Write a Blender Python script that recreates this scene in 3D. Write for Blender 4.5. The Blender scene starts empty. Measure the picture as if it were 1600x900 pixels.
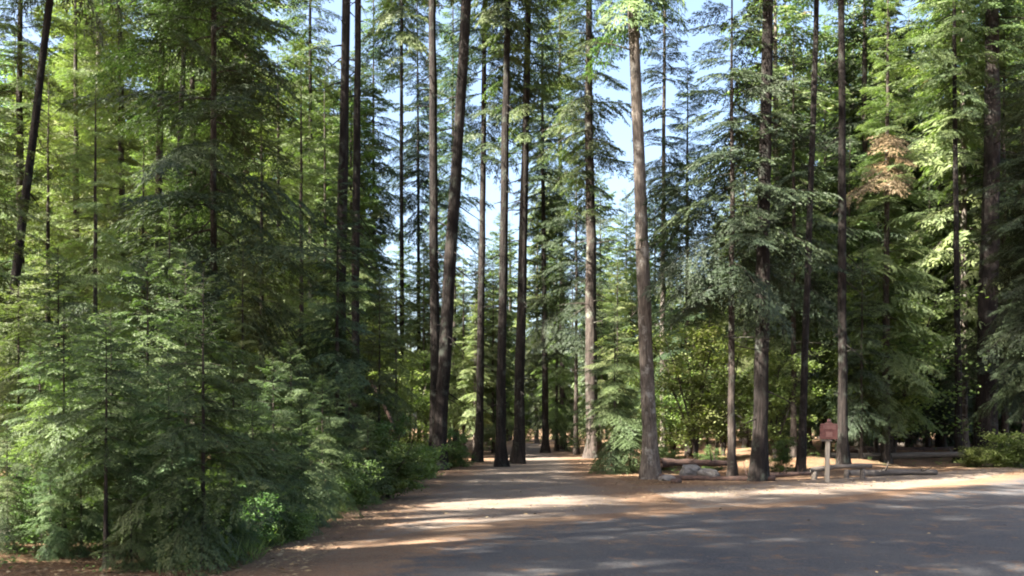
import bpy, math, random
import numpy as np
from mathutils import Vector, Matrix

R = math.radians
scn = bpy.context.scene
col = scn.collection

# ------------------------------------------------------------------ camera, sky, sun, exposure
F = 1386.0            # focal length in pixels of the 1600 px wide photograph
HOR = 668.0           # picture row of the horizon
EYE = 1.6
cam_d = bpy.data.cameras.new('camera')
cam = bpy.data.objects.new('camera', cam_d)
col.objects.link(cam)
cam.location = (0, 0, EYE)
cam.rotation_euler = (R(90), 0, 0)
cam_d.sensor_width = 36
cam_d.lens = 36 * F / 1600
cam_d.shift_y = (HOR - 450) / 1600
cam_d.clip_end = 3000
scn.camera = cam

SUN_A, SUN_E = 29.0, 43.0      # light travels towards this bearing (from +X towards +Y); elevation
a, e = R(SUN_A), R(SUN_E)
sd = bpy.data.lights.new('sun', 'SUN')
sd.energy = 5.0
sd.angle = R(0.5)
sd.color = (1.0, 0.95, 0.85)
sun = bpy.data.objects.new('sun', sd)
col.objects.link(sun)
sun.rotation_euler = Vector((math.cos(a) * math.cos(e), math.sin(a) * math.cos(e), -math.sin(e))).to_track_quat('-Z', 'Y').to_euler()
w = bpy.data.worlds.new('World')
scn.world = w
w.use_nodes = True
nt = w.node_tree
bg = nt.nodes['Background']
sky = nt.nodes.new('ShaderNodeTexSky')
sky.sky_type = 'NISHITA'
sky.sun_disc = False
sky.dust_density = 5.0
sky.ozone_density = 1.5
sky.sun_elevation = e
sky.sun_rotation = math.atan2(-math.cos(a), -math.sin(a))
nt.links.new(sky.outputs[0], bg.inputs[0])
bg.inputs[1].default_value = 0.058
scn.view_settings.view_transform = 'Standard'
scn.view_settings.look = 'None'
scn.view_settings.exposure = 3.3
scn.view_settings.gamma = 1
scn.view_settings.use_curve_mapping = False
scn.render.engine = 'CYCLES'
scn.cycles.use_denoising = True
scn.cycles.filter_width = 2.0
scn.cycles.max_bounces = 6
scn.cycles.diffuse_bounces = 4
scn.cycles.transmission_bounces = 4


def at(px, D):
    return (px - 800) / F * D


def depth(py):
    return EYE * F / (py - HOR)


# ------------------------------------------------------------------ materials
def newmat(name):
    m = bpy.data.materials.new(name)
    m.use_nodes = True
    t = m.node_tree
    for n in list(t.nodes):
        t.nodes.remove(n)
    out = t.nodes.new('ShaderNodeOutputMaterial')
    return m, t, out


def N(t, typ, **kw):
    n = t.nodes.new(typ)
    for k, v in kw.items():
        if k.startswith('i_'):
            key = k[2:]
            key = int(key) if key.isdigit() else key
            n.inputs[key].default_value = v
        else:
            setattr(n, k, v)
    return n


def mixc(t, fac, a_, b_, blend='MIX'):
    n = t.nodes.new('ShaderNodeMix')
    n.data_type = 'RGBA'
    n.blend_type = blend
    for sock, v in ((n.inputs[0], fac), (n.inputs[6], a_), (n.inputs[7], b_)):
        if hasattr(v, 'links'):
            t.links.new(v, sock)
        elif isinstance(v, (int, float)):
            sock.default_value = v
        else:
            sock.default_value = (*v, 1)
    return n.outputs[2]


def noise(t, scale, detail=4, rough=.55, vec=None, dist=0.0):
    n = N(t, 'ShaderNodeTexNoise')
    n.inputs['Scale'].default_value = scale
    n.inputs['Detail'].default_value = detail
    n.inputs['Roughness'].default_value = rough
    n.inputs['Distortion'].default_value = dist
    if vec is not None:
        t.links.new(vec, n.inputs['Vector'])
    return n.outputs['Fac']


def ramp(t, fac, a0, a1):
    n = N(t, 'ShaderNodeMapRange')
    n.inputs['From Min'].default_value = a0
    n.inputs['From Max'].default_value = a1
    n.clamp = True
    t.links.new(fac, n.inputs['Value'])
    return n.outputs['Result']


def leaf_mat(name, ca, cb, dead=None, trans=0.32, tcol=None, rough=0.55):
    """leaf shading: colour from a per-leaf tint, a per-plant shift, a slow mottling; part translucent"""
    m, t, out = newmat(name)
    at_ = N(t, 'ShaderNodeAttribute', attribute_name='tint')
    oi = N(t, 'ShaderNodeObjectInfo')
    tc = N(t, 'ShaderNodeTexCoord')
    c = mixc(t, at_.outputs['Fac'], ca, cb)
    nz = noise(t, 0.55, 3, .6, tc.outputs['Object'])
    c = mixc(t, ramp(t, nz, .42, .68), c, tuple(min(1, v * f) for v, f in zip(cb, (1.25, 1.12, .85))))
    if dead:
        nd = noise(t, 0.35, 2, .5, tc.outputs['Object'])
        c = mixc(t, ramp(t, nd, .66, .72), c, dead)
    hs = N(t, 'ShaderNodeHueSaturation')
    hs.inputs['Saturation'].default_value = .84
    t.links.new(c, hs.inputs['Color'])
    mr = N(t, 'ShaderNodeMapRange')
    mr.inputs['To Min'].default_value = .472
    mr.inputs['To Max'].default_value = .52
    t.links.new(oi.outputs['Random'], mr.inputs['Value'])
    t.links.new(mr.outputs[0], hs.inputs['Hue'])
    mv = N(t, 'ShaderNodeMath', operation='MULTIPLY_ADD')
    mv.inputs[1].default_value = .5
    mv.inputs[2].default_value = .78
    t.links.new(oi.outputs['Random'], mv.inputs[0])
    t.links.new(mv.outputs[0], hs.inputs['Value'])
    c = hs.outputs['Color']
    p = N(t, 'ShaderNodeBsdfPrincipled')
    t.links.new(c, p.inputs['Base Color'])
    p.inputs['Roughness'].default_value = rough
    p.inputs['Specular IOR Level'].default_value = .2
    tr = N(t, 'ShaderNodeBsdfTranslucent')
    t.links.new(mixc(t, 1.0, c, tcol or (1.15, 1.5, .5), 'MULTIPLY'), tr.inputs['Color'])
    mx = N(t, 'ShaderNodeMixShader')
    mx.inputs[0].default_value = trans
    t.links.new(p.outputs[0], mx.inputs[1])
    t.links.new(tr.outputs[0], mx.inputs[2])
    t.links.new(mx.outputs[0], out.inputs[0])
    return m


def bark_mat(name, ca, cb, lich=None, zs=.17, sc=10):
    m, t, out = newmat(name)
    tc = N(t, 'ShaderNodeTexCoord')
    mp = N(t, 'ShaderNodeMapping')
    mp.inputs['Scale'].default_value = (1, 1, zs)
    t.links.new(tc.outputs['Object'], mp.inputs['Vector'])
    n1 = noise(t, sc, 5, .65, mp.outputs[0], .6)
    c = mixc(t, ramp(t, n1, .36, .66), ca, cb)
    n2 = noise(t, 1.1, 3, .6, tc.outputs['Object'])
    c = mixc(t, ramp(t, n2, .4, .75), c, tuple(v * .55 for v in ca))
    if lich:
        n3 = noise(t, 2.3, 5, .7, tc.outputs['Object'])
        c = mixc(t, ramp(t, n3, .54, .66), c, lich)
    p = N(t, 'ShaderNodeBsdfPrincipled')
    t.links.new(c, p.inputs['Base Color'])
    p.inputs['Roughness'].default_value = .9
    p.inputs['Specular IOR Level'].default_value = .15
    b = N(t, 'ShaderNodeBump')
    b.inputs['Strength'].default_value = 1.0
    b.inputs['Distance'].default_value = .11
    t.links.new(n1, b.inputs['Height'])
    t.links.new(b.outputs[0], p.inputs['Normal'])
    t.links.new(p.outputs[0], out.inputs[0])
    return m


def duff_col(t, vec):
    """forest floor: needle duff, bare dirt and dry patches"""
    n1 = noise(t, .5, 5, .6, vec, .4)
    n2 = noise(t, 7.0, 6, .7, vec)
    n3 = noise(t, 45.0, 3, .7, vec)
    c = mixc(t, ramp(t, n1, .38, .62), (.098, .052, .027), (.135, .090, .058))
    c = mixc(t, ramp(t, n2, .45, .7), c, (.14, .068, .032))
    c = mixc(t, ramp(t, n3, .5, .75), c, (.18, .125, .08))
    c = mixc(t, ramp(t, n3, .46, .3), c, (.055, .038, .026))
    return c, n2, n3


def ground_mat():
    m, t, out = newmat('forest_floor')
    g = N(t, 'ShaderNodeNewGeometry')
    v = g.outputs['Position']
    c, n2, n3 = duff_col(t, v)
    nm = noise(t, .8, 5, .65, v, .8)
    c = mixc(t, ramp(t, nm, .58, .7), c, (.06, .065, .03))
    p = N(t, 'ShaderNodeBsdfPrincipled')
    t.links.new(c, p.inputs['Base Color'])
    p.inputs['Roughness'].default_value = .95
    p.inputs['Specular IOR Level'].default_value = .1
    b = N(t, 'ShaderNodeBump')
    b.inputs['Strength'].default_value = .7
    b.inputs['Distance'].default_value = .06
    t.links.new(n2, b.inputs['Height'])
    t.links.new(b.outputs[0], p.inputs['Normal'])
    t.links.new(p.outputs[0], out.inputs[0])
    return m


def lane_mat(name, base, dusty, agg, spread):
    """a lane surface that runs out into needle duff at its ragged edges"""
    m, t, out = newmat(name)
    g = N(t, 'ShaderNodeNewGeometry')
    v = g.outputs['Position']
    duff, n2, n3 = duff_col(t, v)
    na = noise(t, agg, 3, .8, v)
    nb = noise(t, .7, 5, .65, v, .6)
    nf = noise(t, 3.2, 5, .7, v)
    c = mixc(t, ramp(t, nb, .35, .7), base, dusty)
    c = mixc(t, ramp(t, na, .5, .72), c, tuple(x * 1.7 for x in dusty))
    c = mixc(t, ramp(t, na, .45, .3), c, tuple(x * .55 for x in base))
    ed = N(t, 'ShaderNodeAttribute', attribute_name='edge')
    ad = N(t, 'ShaderNodeMath', operation='ADD')
    sb = N(t, 'ShaderNodeMath', operation='MULTIPLY_ADD')
    sb.inputs[1].default_value = spread
    sb.inputs[2].default_value = -spread * .5
    t.links.new(nf, sb.inputs[0])
    t.links.new(ed.outputs['Fac'], ad.inputs[0])
    t.links.new(sb.outputs[0], ad.inputs[1])
    c = mixc(t, ramp(t, ad.outputs[0], .30, .52), duff, c)
    npt = noise(t, 1.7, 7, .72, v, 1.2)
    c = mixc(t, ramp(t, npt, .53, .66), c, duff)
    p = N(t, 'ShaderNodeBsdfPrincipled')
    t.links.new(c, p.inputs['Base Color'])
    p.inputs['Roughness'].default_value = .85
    p.inputs['Specular IOR Level'].default_value = .25
    b = N(t, 'ShaderNodeBump')
    b.inputs['Strength'].default_value = .5
    b.inputs['Distance'].default_value = .02
    t.links.new(na, b.inputs['Height'])
    t.links.new(b.outputs[0], p.inputs['Normal'])
    t.links.new(p.outputs[0], out.inputs[0])
    return m


def plain(name, c1, c2, sc=8, rough=.8, stretch=(1, 1, 1)):
    m, t, out = newmat(name)
    tc = N(t, 'ShaderNodeTexCoord')
    mp = N(t, 'ShaderNodeMapping')
    mp.inputs['Scale'].default_value = stretch
    t.links.new(tc.outputs['Object'], mp.inputs['Vector'])
    n1 = noise(t, sc, 5, .65, mp.outputs[0])
    c = mixc(t, ramp(t, n1, .35, .68), c1, c2)
    p = N(t, 'ShaderNodeBsdfPrincipled')
    t.links.new(c, p.inputs['Base Color'])
    p.inputs['Roughness'].default_value = rough
    b = N(t, 'ShaderNodeBump')
    b.inputs['Strength'].default_value = .4
    b.inputs['Distance'].default_value = .02
    t.links.new(n1, b.inputs['Height'])
    t.links.new(b.outputs[0], p.inputs['Normal'])
    t.links.new(p.outputs[0], out.inputs[0])
    return m


M = dict(
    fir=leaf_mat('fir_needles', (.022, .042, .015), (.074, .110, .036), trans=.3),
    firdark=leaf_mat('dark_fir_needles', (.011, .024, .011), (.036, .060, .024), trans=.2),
    firshade=leaf_mat('shade_darkened_fir_needles', (.007, .015, .008), (.024, .040, .017), trans=.15),  # shade of the layered firs put into the needle colour
    cedar=leaf_mat('cedar_sprays', (.048, .076, .024), (.120, .156, .058), dead=(.18, .10, .045), trans=.36),
    blue=leaf_mat('blue_green_needles', (.024, .054, .019), (.080, .122, .042), trans=.3),
    broad=leaf_mat('broad_leaves', (.080, .125, .026), (.150, .195, .055), trans=.42),
    shrub=leaf_mat('shrub_leaves', (.036, .085, .018), (.090, .145, .036), trans=.36),
    rust=leaf_mat('rusty_dead_needles', (.060, .040, .02), (.125, .080, .040), trans=.2, tcol=(1.2, 1.1, .7)),
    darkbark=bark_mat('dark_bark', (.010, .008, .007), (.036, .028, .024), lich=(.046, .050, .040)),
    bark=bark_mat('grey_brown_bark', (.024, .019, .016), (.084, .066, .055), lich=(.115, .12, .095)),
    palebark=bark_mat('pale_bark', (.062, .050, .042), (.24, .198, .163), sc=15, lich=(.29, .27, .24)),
    redbark=bark_mat('reddish_bark', (.026, .019, .016), (.080, .056, .045)),
    ground=ground_mat(),
    road=lane_mat('worn_asphalt', (.034, .034, .038), (.066, .060, .056), 48, 1.1),
    path=lane_mat('dusty_gravel', (.085, .066, .053), (.13, .103, .081), 38, 1.0),
    deadwood=plain('weathered_wood', (.050, .040, .032), (.135, .112, .092), 6, .9, (.2, 3, 3)),
    darkwood=plain('rotten_wood', (.035, .022, .018), (.10, .055, .038), 7, .95),
    post=plain('pale_post_wood', (.24, .20, .155), (.38, .33, .26), 9, .8, (3, 3, .3)),
    redpaint=plain('faded_red_brown_paint', (.085, .028, .022), (.135, .048, .038), 7, .7),
    pinkpaint=plain('sun_bleached_paint', (.14, .062, .05), (.21, .11, .09), 6, .75),
    rock=plain('granite', (.09, .08, .072), (.21, .19, .17), 5, .9),
    litter=leaf_mat('dry_litter', (.085, .045, .022), (.24, .16, .095), trans=.1, tcol=(1, 1, 1), rough=.8),
)
M['fir_litter'] = M['litter']


# ------------------------------------------------------------------ mesh helpers
def mesh_from(name, verts, quads, mat, tint=None, smooth=False, edge=None):
    me = bpy.data.meshes.new(name)
    verts = np.asarray(verts, np.float32)
    quads = np.asarray(quads, np.int32)
    k = quads.shape[1]
    me.vertices.add(len(verts))
    me.vertices.foreach_set('co', verts.ravel())
    me.loops.add(quads.size)
    me.loops.foreach_set('vertex_index', quads.ravel())
    me.polygons.add(len(quads))
    me.polygons.foreach_set('loop_start', np.arange(0, quads.size, k, dtype=np.int32))
    if smooth:
        me.polygons.foreach_set('use_smooth', np.ones(len(quads), bool))
    else:
        me.polygons.foreach_set('use_smooth', np.zeros(len(quads), bool))
    if tint is not None:
        at_ = me.attributes.new('tint', 'FLOAT', 'POINT')
        at_.data.foreach_set('value', np.asarray(tint, np.float32))
    if edge is not None:
        at_ = me.attributes.new('edge', 'FLOAT', 'POINT')
        at_.data.foreach_set('value', np.asarray(edge, np.float32))
    me.update(calc_edges=True)
    me.materials.append(mat)
    return me


def link(name, data, parent=None):
    o = bpy.data.objects.new(name, data)
    col.objects.link(o)
    if parent:
        o.parent = parent
    return o


def tag(o, label, cat, group=None, kind=None):
    if label:
        o['label'] = label
    if cat:
        o['category'] = cat
    if group:
        o['group'] = group
    if kind:
        o['kind'] = kind
    return o


def tube(pts, rad, sides=8, rng=None, rough=0.0, cap=True):
    """quads of a tube along pts with radii; ends closed to a point ring"""
    pts = np.asarray(pts, float)
    n = len(pts)
    tang = np.gradient(pts, axis=0)
    tang /= np.linalg.norm(tang, axis=1)[:, None] + 1e-9
    ref = np.array([1., 0, 0]) if abs(tang[:, 0]).mean() < .8 else np.array([0, 0, 1.])
    u = np.cross(tang, ref)
    u /= np.linalg.norm(u, axis=1)[:, None] + 1e-9
    v = np.cross(tang, u)
    ang = np.linspace(0, 2 * np.pi, sides, endpoint=False)
    rr = np.asarray(rad, float)[:, None] * np.ones((n, sides))
    if rng is not None and rough:
        rr = rr * (1 + rough * rng.standard_normal((n, sides)))
    V = pts[:, None, :] + rr[..., None] * (np.cos(ang)[None, :, None] * u[:, None, :] + np.sin(ang)[None, :, None] * v[:, None, :])
    V = V.reshape(-1, 3)
    i = np.arange(n - 1)[:, None] * sides
    j = np.arange(sides)[None, :]
    jn = (j + 1) % sides
    Q = np.stack([i + j, i + jn, i + sides + jn, i + sides + j], -1).reshape(-1, 4)
    if cap:
        for base, p in ((0, pts[0]), ((n - 1) * sides, pts[-1])):
            c = len(V)
            V = np.vstack([V, p[None]])
            h = sides // 2
            fan = np.array([[c, base + (2 * q) % sides, base + (2 * q + 1) % sides, base + (2 * q + 2) % sides] for q in range(h)])
            Q = np.vstack([Q, fan])
    return V, Q


def join(parts):
    vs, qs, off = [], [], 0
    for V, Q in parts:
        vs.append(V)
        qs.append(np.asarray(Q) + off)
        off += len(V)
    return np.vstack(vs), np.vstack(qs)


def diamonds(p, d, length, width, nrm):
    """leaf blades: base points p, unit directions d, normals nrm -> (n,4,3)"""
    wv = np.cross(d, nrm)
    wv /= np.linalg.norm(wv, axis=1)[:, None] + 1e-9
    L_ = length[:, None]
    W = wv * (width[:, None] * .5)
    sag = nrm * (L_ * -.06)
    return np.stack([p, p + d * L_ * .45 + W, p + d * L_ + sag, p + d * L_ * .45 - W], 1)


# ------------------------------------------------------------------ conifer boughs
def bough(L, rng, ll, lw, step):
    """a flat spray bough along +x, length L, as leaf blades (n,4,3) with a tint (n,)"""
    P, Dd, LL, TT = [], [], [], []
    xs = np.arange(.12 * L, L, step)
    for x in xs:
        for s in (-1, 1):
            if rng.random() < .1:
                continue
            t = x / L
            l = (.52 * L * (1 - t) ** .85 + .04 * L + ll * .6) * min(1, t / .28 + .25) * rng.uniform(.65, 1.2)
            l = min(l, .46 * L)
            th = R(rng.uniform(42, 68)) * s
            dz = rng.uniform(-.38, .06)
            dr = np.array([math.cos(th), math.sin(th), dz])
            dr /= np.linalg.norm(dr)
            n = max(2, int(l / (step * .62)))
            q = (np.arange(n) + rng.random(n) * .6) / n * l
            base = np.array([x, 0, rng.normal(0, .012) * L]) + q[:, None] * dr + np.stack([0 * q, 0 * q, -.25 * q * q / max(L, .3)], 1)
            for ss in (-1, 1):
                ph = th + ss * np.radians(rng.uniform(24, 55, n))
                dd = np.stack([np.cos(ph), np.sin(ph), dz + rng.uniform(-.45, .22, n)], 1)
                P.append(base)
                Dd.append(dd)
                LL.append(ll * rng.uniform(.6, 1.25, n) * (1 - .35 * q / l))
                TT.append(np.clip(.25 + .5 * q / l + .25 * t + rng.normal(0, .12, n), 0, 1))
    # the leading tip
    n = 6
    P.append(np.tile([L * .96, 0, 0], (n, 1)) + rng.normal(0, .01, (n, 3)))
    ph = np.radians(rng.uniform(-40, 40, n))
    Dd.append(np.stack([np.cos(ph), np.sin(ph), rng.uniform(-.2, .2, n)], 1))
    LL.append(np.full(n, ll))
    TT.append(np.full(n, .9))
    P, Dd, LL, TT = map(np.concatenate, (P, Dd, LL, TT))
    Dd /= np.linalg.norm(Dd, axis=1)[:, None]
    nrm = rng.normal(0, .6, P.shape) + np.array([0, 0, 1.0])
    nrm /= np.linalg.norm(nrm, axis=1)[:, None]
    return diamonds(P, Dd, LL, np.full(len(P), lw) * rng.uniform(.7, 1.3, len(P)), nrm), TT


def bough_set(rng, sizes, ll, lw, step, n=3):
    return {L: [bough(L, rng, ll, lw, step) for _ in range(n)] for L in sizes}


def place_bough(tpl, L0, L, z, az, el, k, roll, stem):
    B, T = tpl
    s = L / L0
    V = B.reshape(-1, 3) * s
    x = V[:, 0]
    cr, sr = math.cos(roll), math.sin(roll)
    y, zz = V[:, 1] * cr - V[:, 2] * sr, V[:, 1] * sr + V[:, 2] * cr
    zz = zz - k * x * x / L - .35 * np.abs(y) ** 2 / L
    ce, se = math.cos(el), math.sin(el)
    x2, z2 = x * ce - zz * se, x * se + zz * ce
    ca, sa = math.cos(az), math.sin(az)
    out = np.stack([stem[0] + x2 * ca - y * sa, stem[1] + x2 * sa + y * ca, z + z2], 1)
    # woody axis
    xs = np.linspace(0, L * .93, 5)
    zs = -k * xs * xs / L
    ax = np.stack([stem[0] + (xs * ce - zs * se) * ca, stem[1] + (xs * ce - zs * se) * sa, z + xs * se + zs * ce], 1)
    return out, T, ax


def conifer(name, H, cb, Lmax, nb, boughs, rng, leafmat, barkmat, r0, shape=.8, droop=(.15, .45), el_lo=-18, el_hi=32,
            dead=14, sway=.012, drop=.12, keep=None, sides=9, lowfade=.55):
    """returns (trunk mesh, crown mesh) of one conifer standing at the origin"""
    nseg = 26
    tz = np.linspace(0, 1, nseg) ** 1.45
    wob = np.cumsum(rng.normal(0, sway * H / nseg * 2.2, (nseg, 2)), axis=0)
    wob -= wob[:1]
    wob *= (tz[:, None] > 0)
    pts = np.column_stack([wob * .6, tz * H])
    pts[0, 2] = -.25
    rad = r0 * ((1 - tz) ** .75 * .92 + .02) + r0 * .55 * np.exp(-tz * H / .45)
    tv, tq = tube(pts, rad, sides, rng, .05)
    fl = np.exp(-np.clip(tv[:, 2], 0, None) / .5)
    an = np.arctan2(tv[:, 1], tv[:, 0])
    tv[:, :2] *= (1 + fl * (.12 + .26 * np.sin(an * 3 + rng.random() * 6)))[:, None]
    parts = [(tv, tq)]
    sizes = sorted(boughs)
    leaves, tints = [], []

    def stem_at(z):
        return np.array([np.interp(z, pts[:, 2], pts[:, 0]), np.interp(z, pts[:, 2], pts[:, 1])])
    az = rng.random() * 6.28
    for i in range(nb):
        t = (i + rng.random() * .9) / nb
        z = H * (cb + (1 - cb) * .985 * t ** .92)
        az += 2.4 + rng.normal(0, .5)
        if rng.random() < drop:
            continue
        L = Lmax * ((1 - t) ** shape) * min(1, lowfade + t * 3.0) * rng.uniform(.6, 1.18) + .05 * Lmax
        if keep is not None and not keep(az, t):
            continue
        L0 = min(sizes, key=lambda q: abs(math.log(q / L)))
        el = R(el_lo + (el_hi - el_lo) * t + rng.normal(0, 8))
        k = rng.uniform(*droop) * (1 - .5 * t)
        tpl = boughs[L0][rng.integers(len(boughs[L0]))]
        V, T, ax = place_bough(tpl, L0, L, z, az, el, k, rng.normal(0, .22), stem_at(z))
        leaves.append(V)
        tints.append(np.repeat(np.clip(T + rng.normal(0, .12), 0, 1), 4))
        br = max(.006, r0 * .13 * (L / Lmax))
        parts.append(tube(ax, np.linspace(br, br * .2, 5), 4, cap=False))
    # bare dead snags under the crown
    for i in range(dead):
        z = H * cb * rng.uniform(.12, 1.0)
        L = Lmax * rng.choice([.06, .1, .2, .35, .5]) * rng.uniform(.7, 1.2)
        aa = rng.random() * 6.28
        q = np.linspace(0, 1, 5)
        el = R(rng.uniform(-30, 12))
        ax = np.column_stack([q * L * math.cos(aa), q * L * math.sin(aa), z + q * L * math.sin(el) - .12 * L * q * q])
        ax[:, :2] += stem_at(z) + rng.normal(0, .03 * L, (5, 2)) * q[:, None]
        parts.append(tube(ax, np.linspace(r0 * .09 + .006, .005, 5), 4, cap=False))
        for _ in range(3):
            b0 = ax[rng.integers(1, 4)]
            d = np.array([math.cos(aa + rng.normal(0, .9)), math.sin(aa + rng.normal(0, .9)), rng.uniform(-.6, .3)])
            parts.append(tube(np.array([b0, b0 + d * L * .2, b0 + d * L * .35 + [0, 0, -.03]]), [.008, .006, .003], 3, cap=False))
    V, Q = join(parts)
    tr = mesh_from(name + '_trunk', V, Q, barkmat, smooth=True)
    LV = np.concatenate(leaves)
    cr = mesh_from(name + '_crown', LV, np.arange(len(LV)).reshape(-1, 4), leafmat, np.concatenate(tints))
    return tr, cr


def leaf_cloud(centres, radii, per, size, rng, flat=.6):
    """broad leaves gathered in loose clumps"""
    P, T = [], []
    for c, r in zip(centres, radii):
        n = max(4, int(per * rng.uniform(.6, 1.3)))
        q = rng.normal(0, .5, (n, 3)) * r
        q[:, 2] *= flat
        P.append(c + q)
        T.append(np.clip(np.full(n, rng.uniform(.1, .9)) + rng.normal(0, .18, n), 0, 1))
    P = np.concatenate(P)
    T = np.concatenate(T)
    n = len(P)
    ph = rng.random(n) * 6.28
    d = np.stack([np.cos(ph), np.sin(ph), rng.uniform(-.8, .3, n)], 1)
    d /= np.linalg.norm(d, axis=1)[:, None]
    nr = rng.normal(0, .55, (n, 3)) + np.array([0, 0, 1])
    nr /= np.linalg.norm(nr, axis=1)[:, None]
    ln = size * rng.uniform(.6, 1.3, n)
    return diamonds(P, d, ln, ln * .62, nr).reshape(-1, 3), np.repeat(T, 4)


def broadleaf(name, H, Rr, rng, leafmat, barkmat, nclump, per, size, stems=4, low=.15, r0=.06):
    parts, cen, rad = [], [], []
    for s in range(stems):
        aa = rng.random() * 6.28
        spread = rng.uniform(.2, .9) * Rr
        top = np.array([math.cos(aa) * spread, math.sin(aa) * spread, H * rng.uniform(.7, 1)])
        q = np.linspace(0, 1, 8)
        ax = np.column_stack([top[0] * q ** 1.4, top[1] * q ** 1.4, top[2] * q])
        ax += rng.normal(0, .02 * H, ax.shape) * q[:, None] * (1 - q[:, None])
        ax[0, 2] = -.1
        parts.append(tube(ax, np.linspace(r0, r0 * .2, 8), 6))
        for _ in range(nclump // stems):
            f = rng.uniform(low, 1)
            b = np.array([np.interp(f, q, ax[:, i]) for i in range(3)])
            a2 = rng.random() * 6.28
            ln = Rr * rng.uniform(.15, .7) * (1.15 - .5 * f)
            tip = b + np.array([math.cos(a2) * ln, math.sin(a2) * ln, ln * rng.uniform(-.15, .5)])
            parts.append(tube(np.array([b, (b + tip) / 2 + [0, 0, .04 * ln], tip]), [r0 * .3, r0 * .2, .004], 4, cap=False))
            for f2 in (.55, 1.0):
                cen.append(b + (tip - b) * f2)
                rad.append(Rr * rng.uniform(.1, .24))
    V, Q = join(parts)
    tr = mesh_from(name + '_stems', V, Q, barkmat, smooth=True)
    LV, T = leaf_cloud(cen, rad, per, size, rng)
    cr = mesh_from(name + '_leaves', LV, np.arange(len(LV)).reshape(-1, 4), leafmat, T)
    return tr, cr


rng = np.random.default_rng(11)
BT = bough_set(rng, (1.0, 2.0, 3.2), .20, .045, .115)          # tall trees, seen from about 40 m
BM = bough_set(rng, (.5, 1.1, 1.9, 2.8), .115, .027, .075)     # middle storey, about 20 m
BS = bough_set(rng, (.25, .5, .9, 1.4), .048, .012, .035)     # young trees by the road
BF = bough_set(rng, (1.2, 2.6), .34, .085, .21)               # far trees

PR = {}
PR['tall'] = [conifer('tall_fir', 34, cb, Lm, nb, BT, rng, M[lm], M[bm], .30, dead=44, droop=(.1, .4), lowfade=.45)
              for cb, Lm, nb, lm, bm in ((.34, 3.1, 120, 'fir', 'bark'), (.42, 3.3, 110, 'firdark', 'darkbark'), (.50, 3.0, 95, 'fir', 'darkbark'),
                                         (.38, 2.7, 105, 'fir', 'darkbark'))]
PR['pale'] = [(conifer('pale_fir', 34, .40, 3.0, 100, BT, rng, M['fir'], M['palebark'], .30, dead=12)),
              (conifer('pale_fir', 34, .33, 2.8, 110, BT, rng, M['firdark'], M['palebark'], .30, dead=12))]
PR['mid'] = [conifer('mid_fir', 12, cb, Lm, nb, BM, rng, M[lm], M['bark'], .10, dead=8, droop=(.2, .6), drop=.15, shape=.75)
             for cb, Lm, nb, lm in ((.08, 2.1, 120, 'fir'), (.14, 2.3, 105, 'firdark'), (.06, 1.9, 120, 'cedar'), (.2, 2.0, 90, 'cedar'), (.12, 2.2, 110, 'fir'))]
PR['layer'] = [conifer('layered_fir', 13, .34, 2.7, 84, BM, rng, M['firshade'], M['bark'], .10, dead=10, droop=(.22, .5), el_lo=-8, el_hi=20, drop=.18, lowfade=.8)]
PR['big'] = [conifer('big_fir', 26, cb, Lm, nb, BM, rng, M[lm], M['bark'], .22, dead=12, shape=.65, droop=(.2, .5), drop=.16, lowfade=.7, el_lo=-12)
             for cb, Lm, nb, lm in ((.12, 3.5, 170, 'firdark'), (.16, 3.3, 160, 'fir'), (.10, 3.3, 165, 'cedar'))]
PR['young'] = [conifer('young_fir', 3.4, cb, Lm, nb, BS, rng, M[lm], M['bark'], .03, dead=5, droop=(.15, .55), drop=.12, shape=.7)
               for cb, Lm, nb, lm in ((.12, 1.15, 90, 'blue'), (.30, 1.0, 80, 'cedar'), (.05, 1.2, 95, 'blue'), (.38, .95, 70, 'fir'), (.04, 1.1, 95, 'fir'))]
PR['far'] = [conifer('far_fir', 26, cb, Lm, nb, BF, rng, M[lm], M[bm], .2, dead=8, shape=.6, drop=.12, sides=6)
             for cb, Lm, nb, lm, bm in ((.10, 3.6, 170, 'fir', 'bark'), (.2, 3.4, 150, 'cedar', 'palebark'), (.05, 3.8, 170, 'firdark', 'bark'), (.28, 3.2, 140, 'fir', 'redbark'))]
PR['broad'] = [broadleaf('broadleaf', 5.5, 2.0, rng, M['broad'], M['bark'], 90, 60, .11, 5, .2, .05),
               broadleaf('broadleaf', 5.0, 2.2, rng, M['broad'], M['bark'], 100, 60, .10, 6, .1, .045)]
PR['bush'] = [broadleaf('bush', 1.1, .8, rng, M['shrub'], M['bark'], 70, 55, .055, 9, .08, .012),
              broadleaf('bush', .9, .9, rng, M['broad'], M['bark'], 70, 55, .06, 9, .05, .012),
              broadleaf('bush', 1.3, .7, rng, M['shrub'], M['bark'], 70, 60, .05, 10, .05, .012)]
PH = dict(tall=34, pale=34, mid=12, layer=13, big=26, young=3.4, far=26, broad=5.2, bush=1.1)
PRAD = dict(tall=.30, pale=.30, mid=.10, layer=.10, big=.22, young=.03, far=.2)


# ------------------------------------------------------------------ ground, road, path
def sstep(x):
    x = np.clip(x, 0, 1)
    return x * x * (3 - 2 * x)


def ground_z(x, y):
    x = np.asarray(x, float)
    y = np.asarray(y, float)
    ye = 21.4 + (x - 3.0) * .80
    right = sstep((y - ye) / 7) * sstep((x - 4.0) / 4)
    left = sstep((-3.6 - x) / 5)
    mask = np.maximum(right, left)
    h = .22 * np.sin(x * .31 + 1.3) * np.cos(y * .27) + .12 * np.sin(x * .9 + y * .6) + .06 * np.sin(x * 2.1 - y * 1.7) + .05 * np.sin(y * 2.9 + x * .5)
    return mask * (h + .10)


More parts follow.
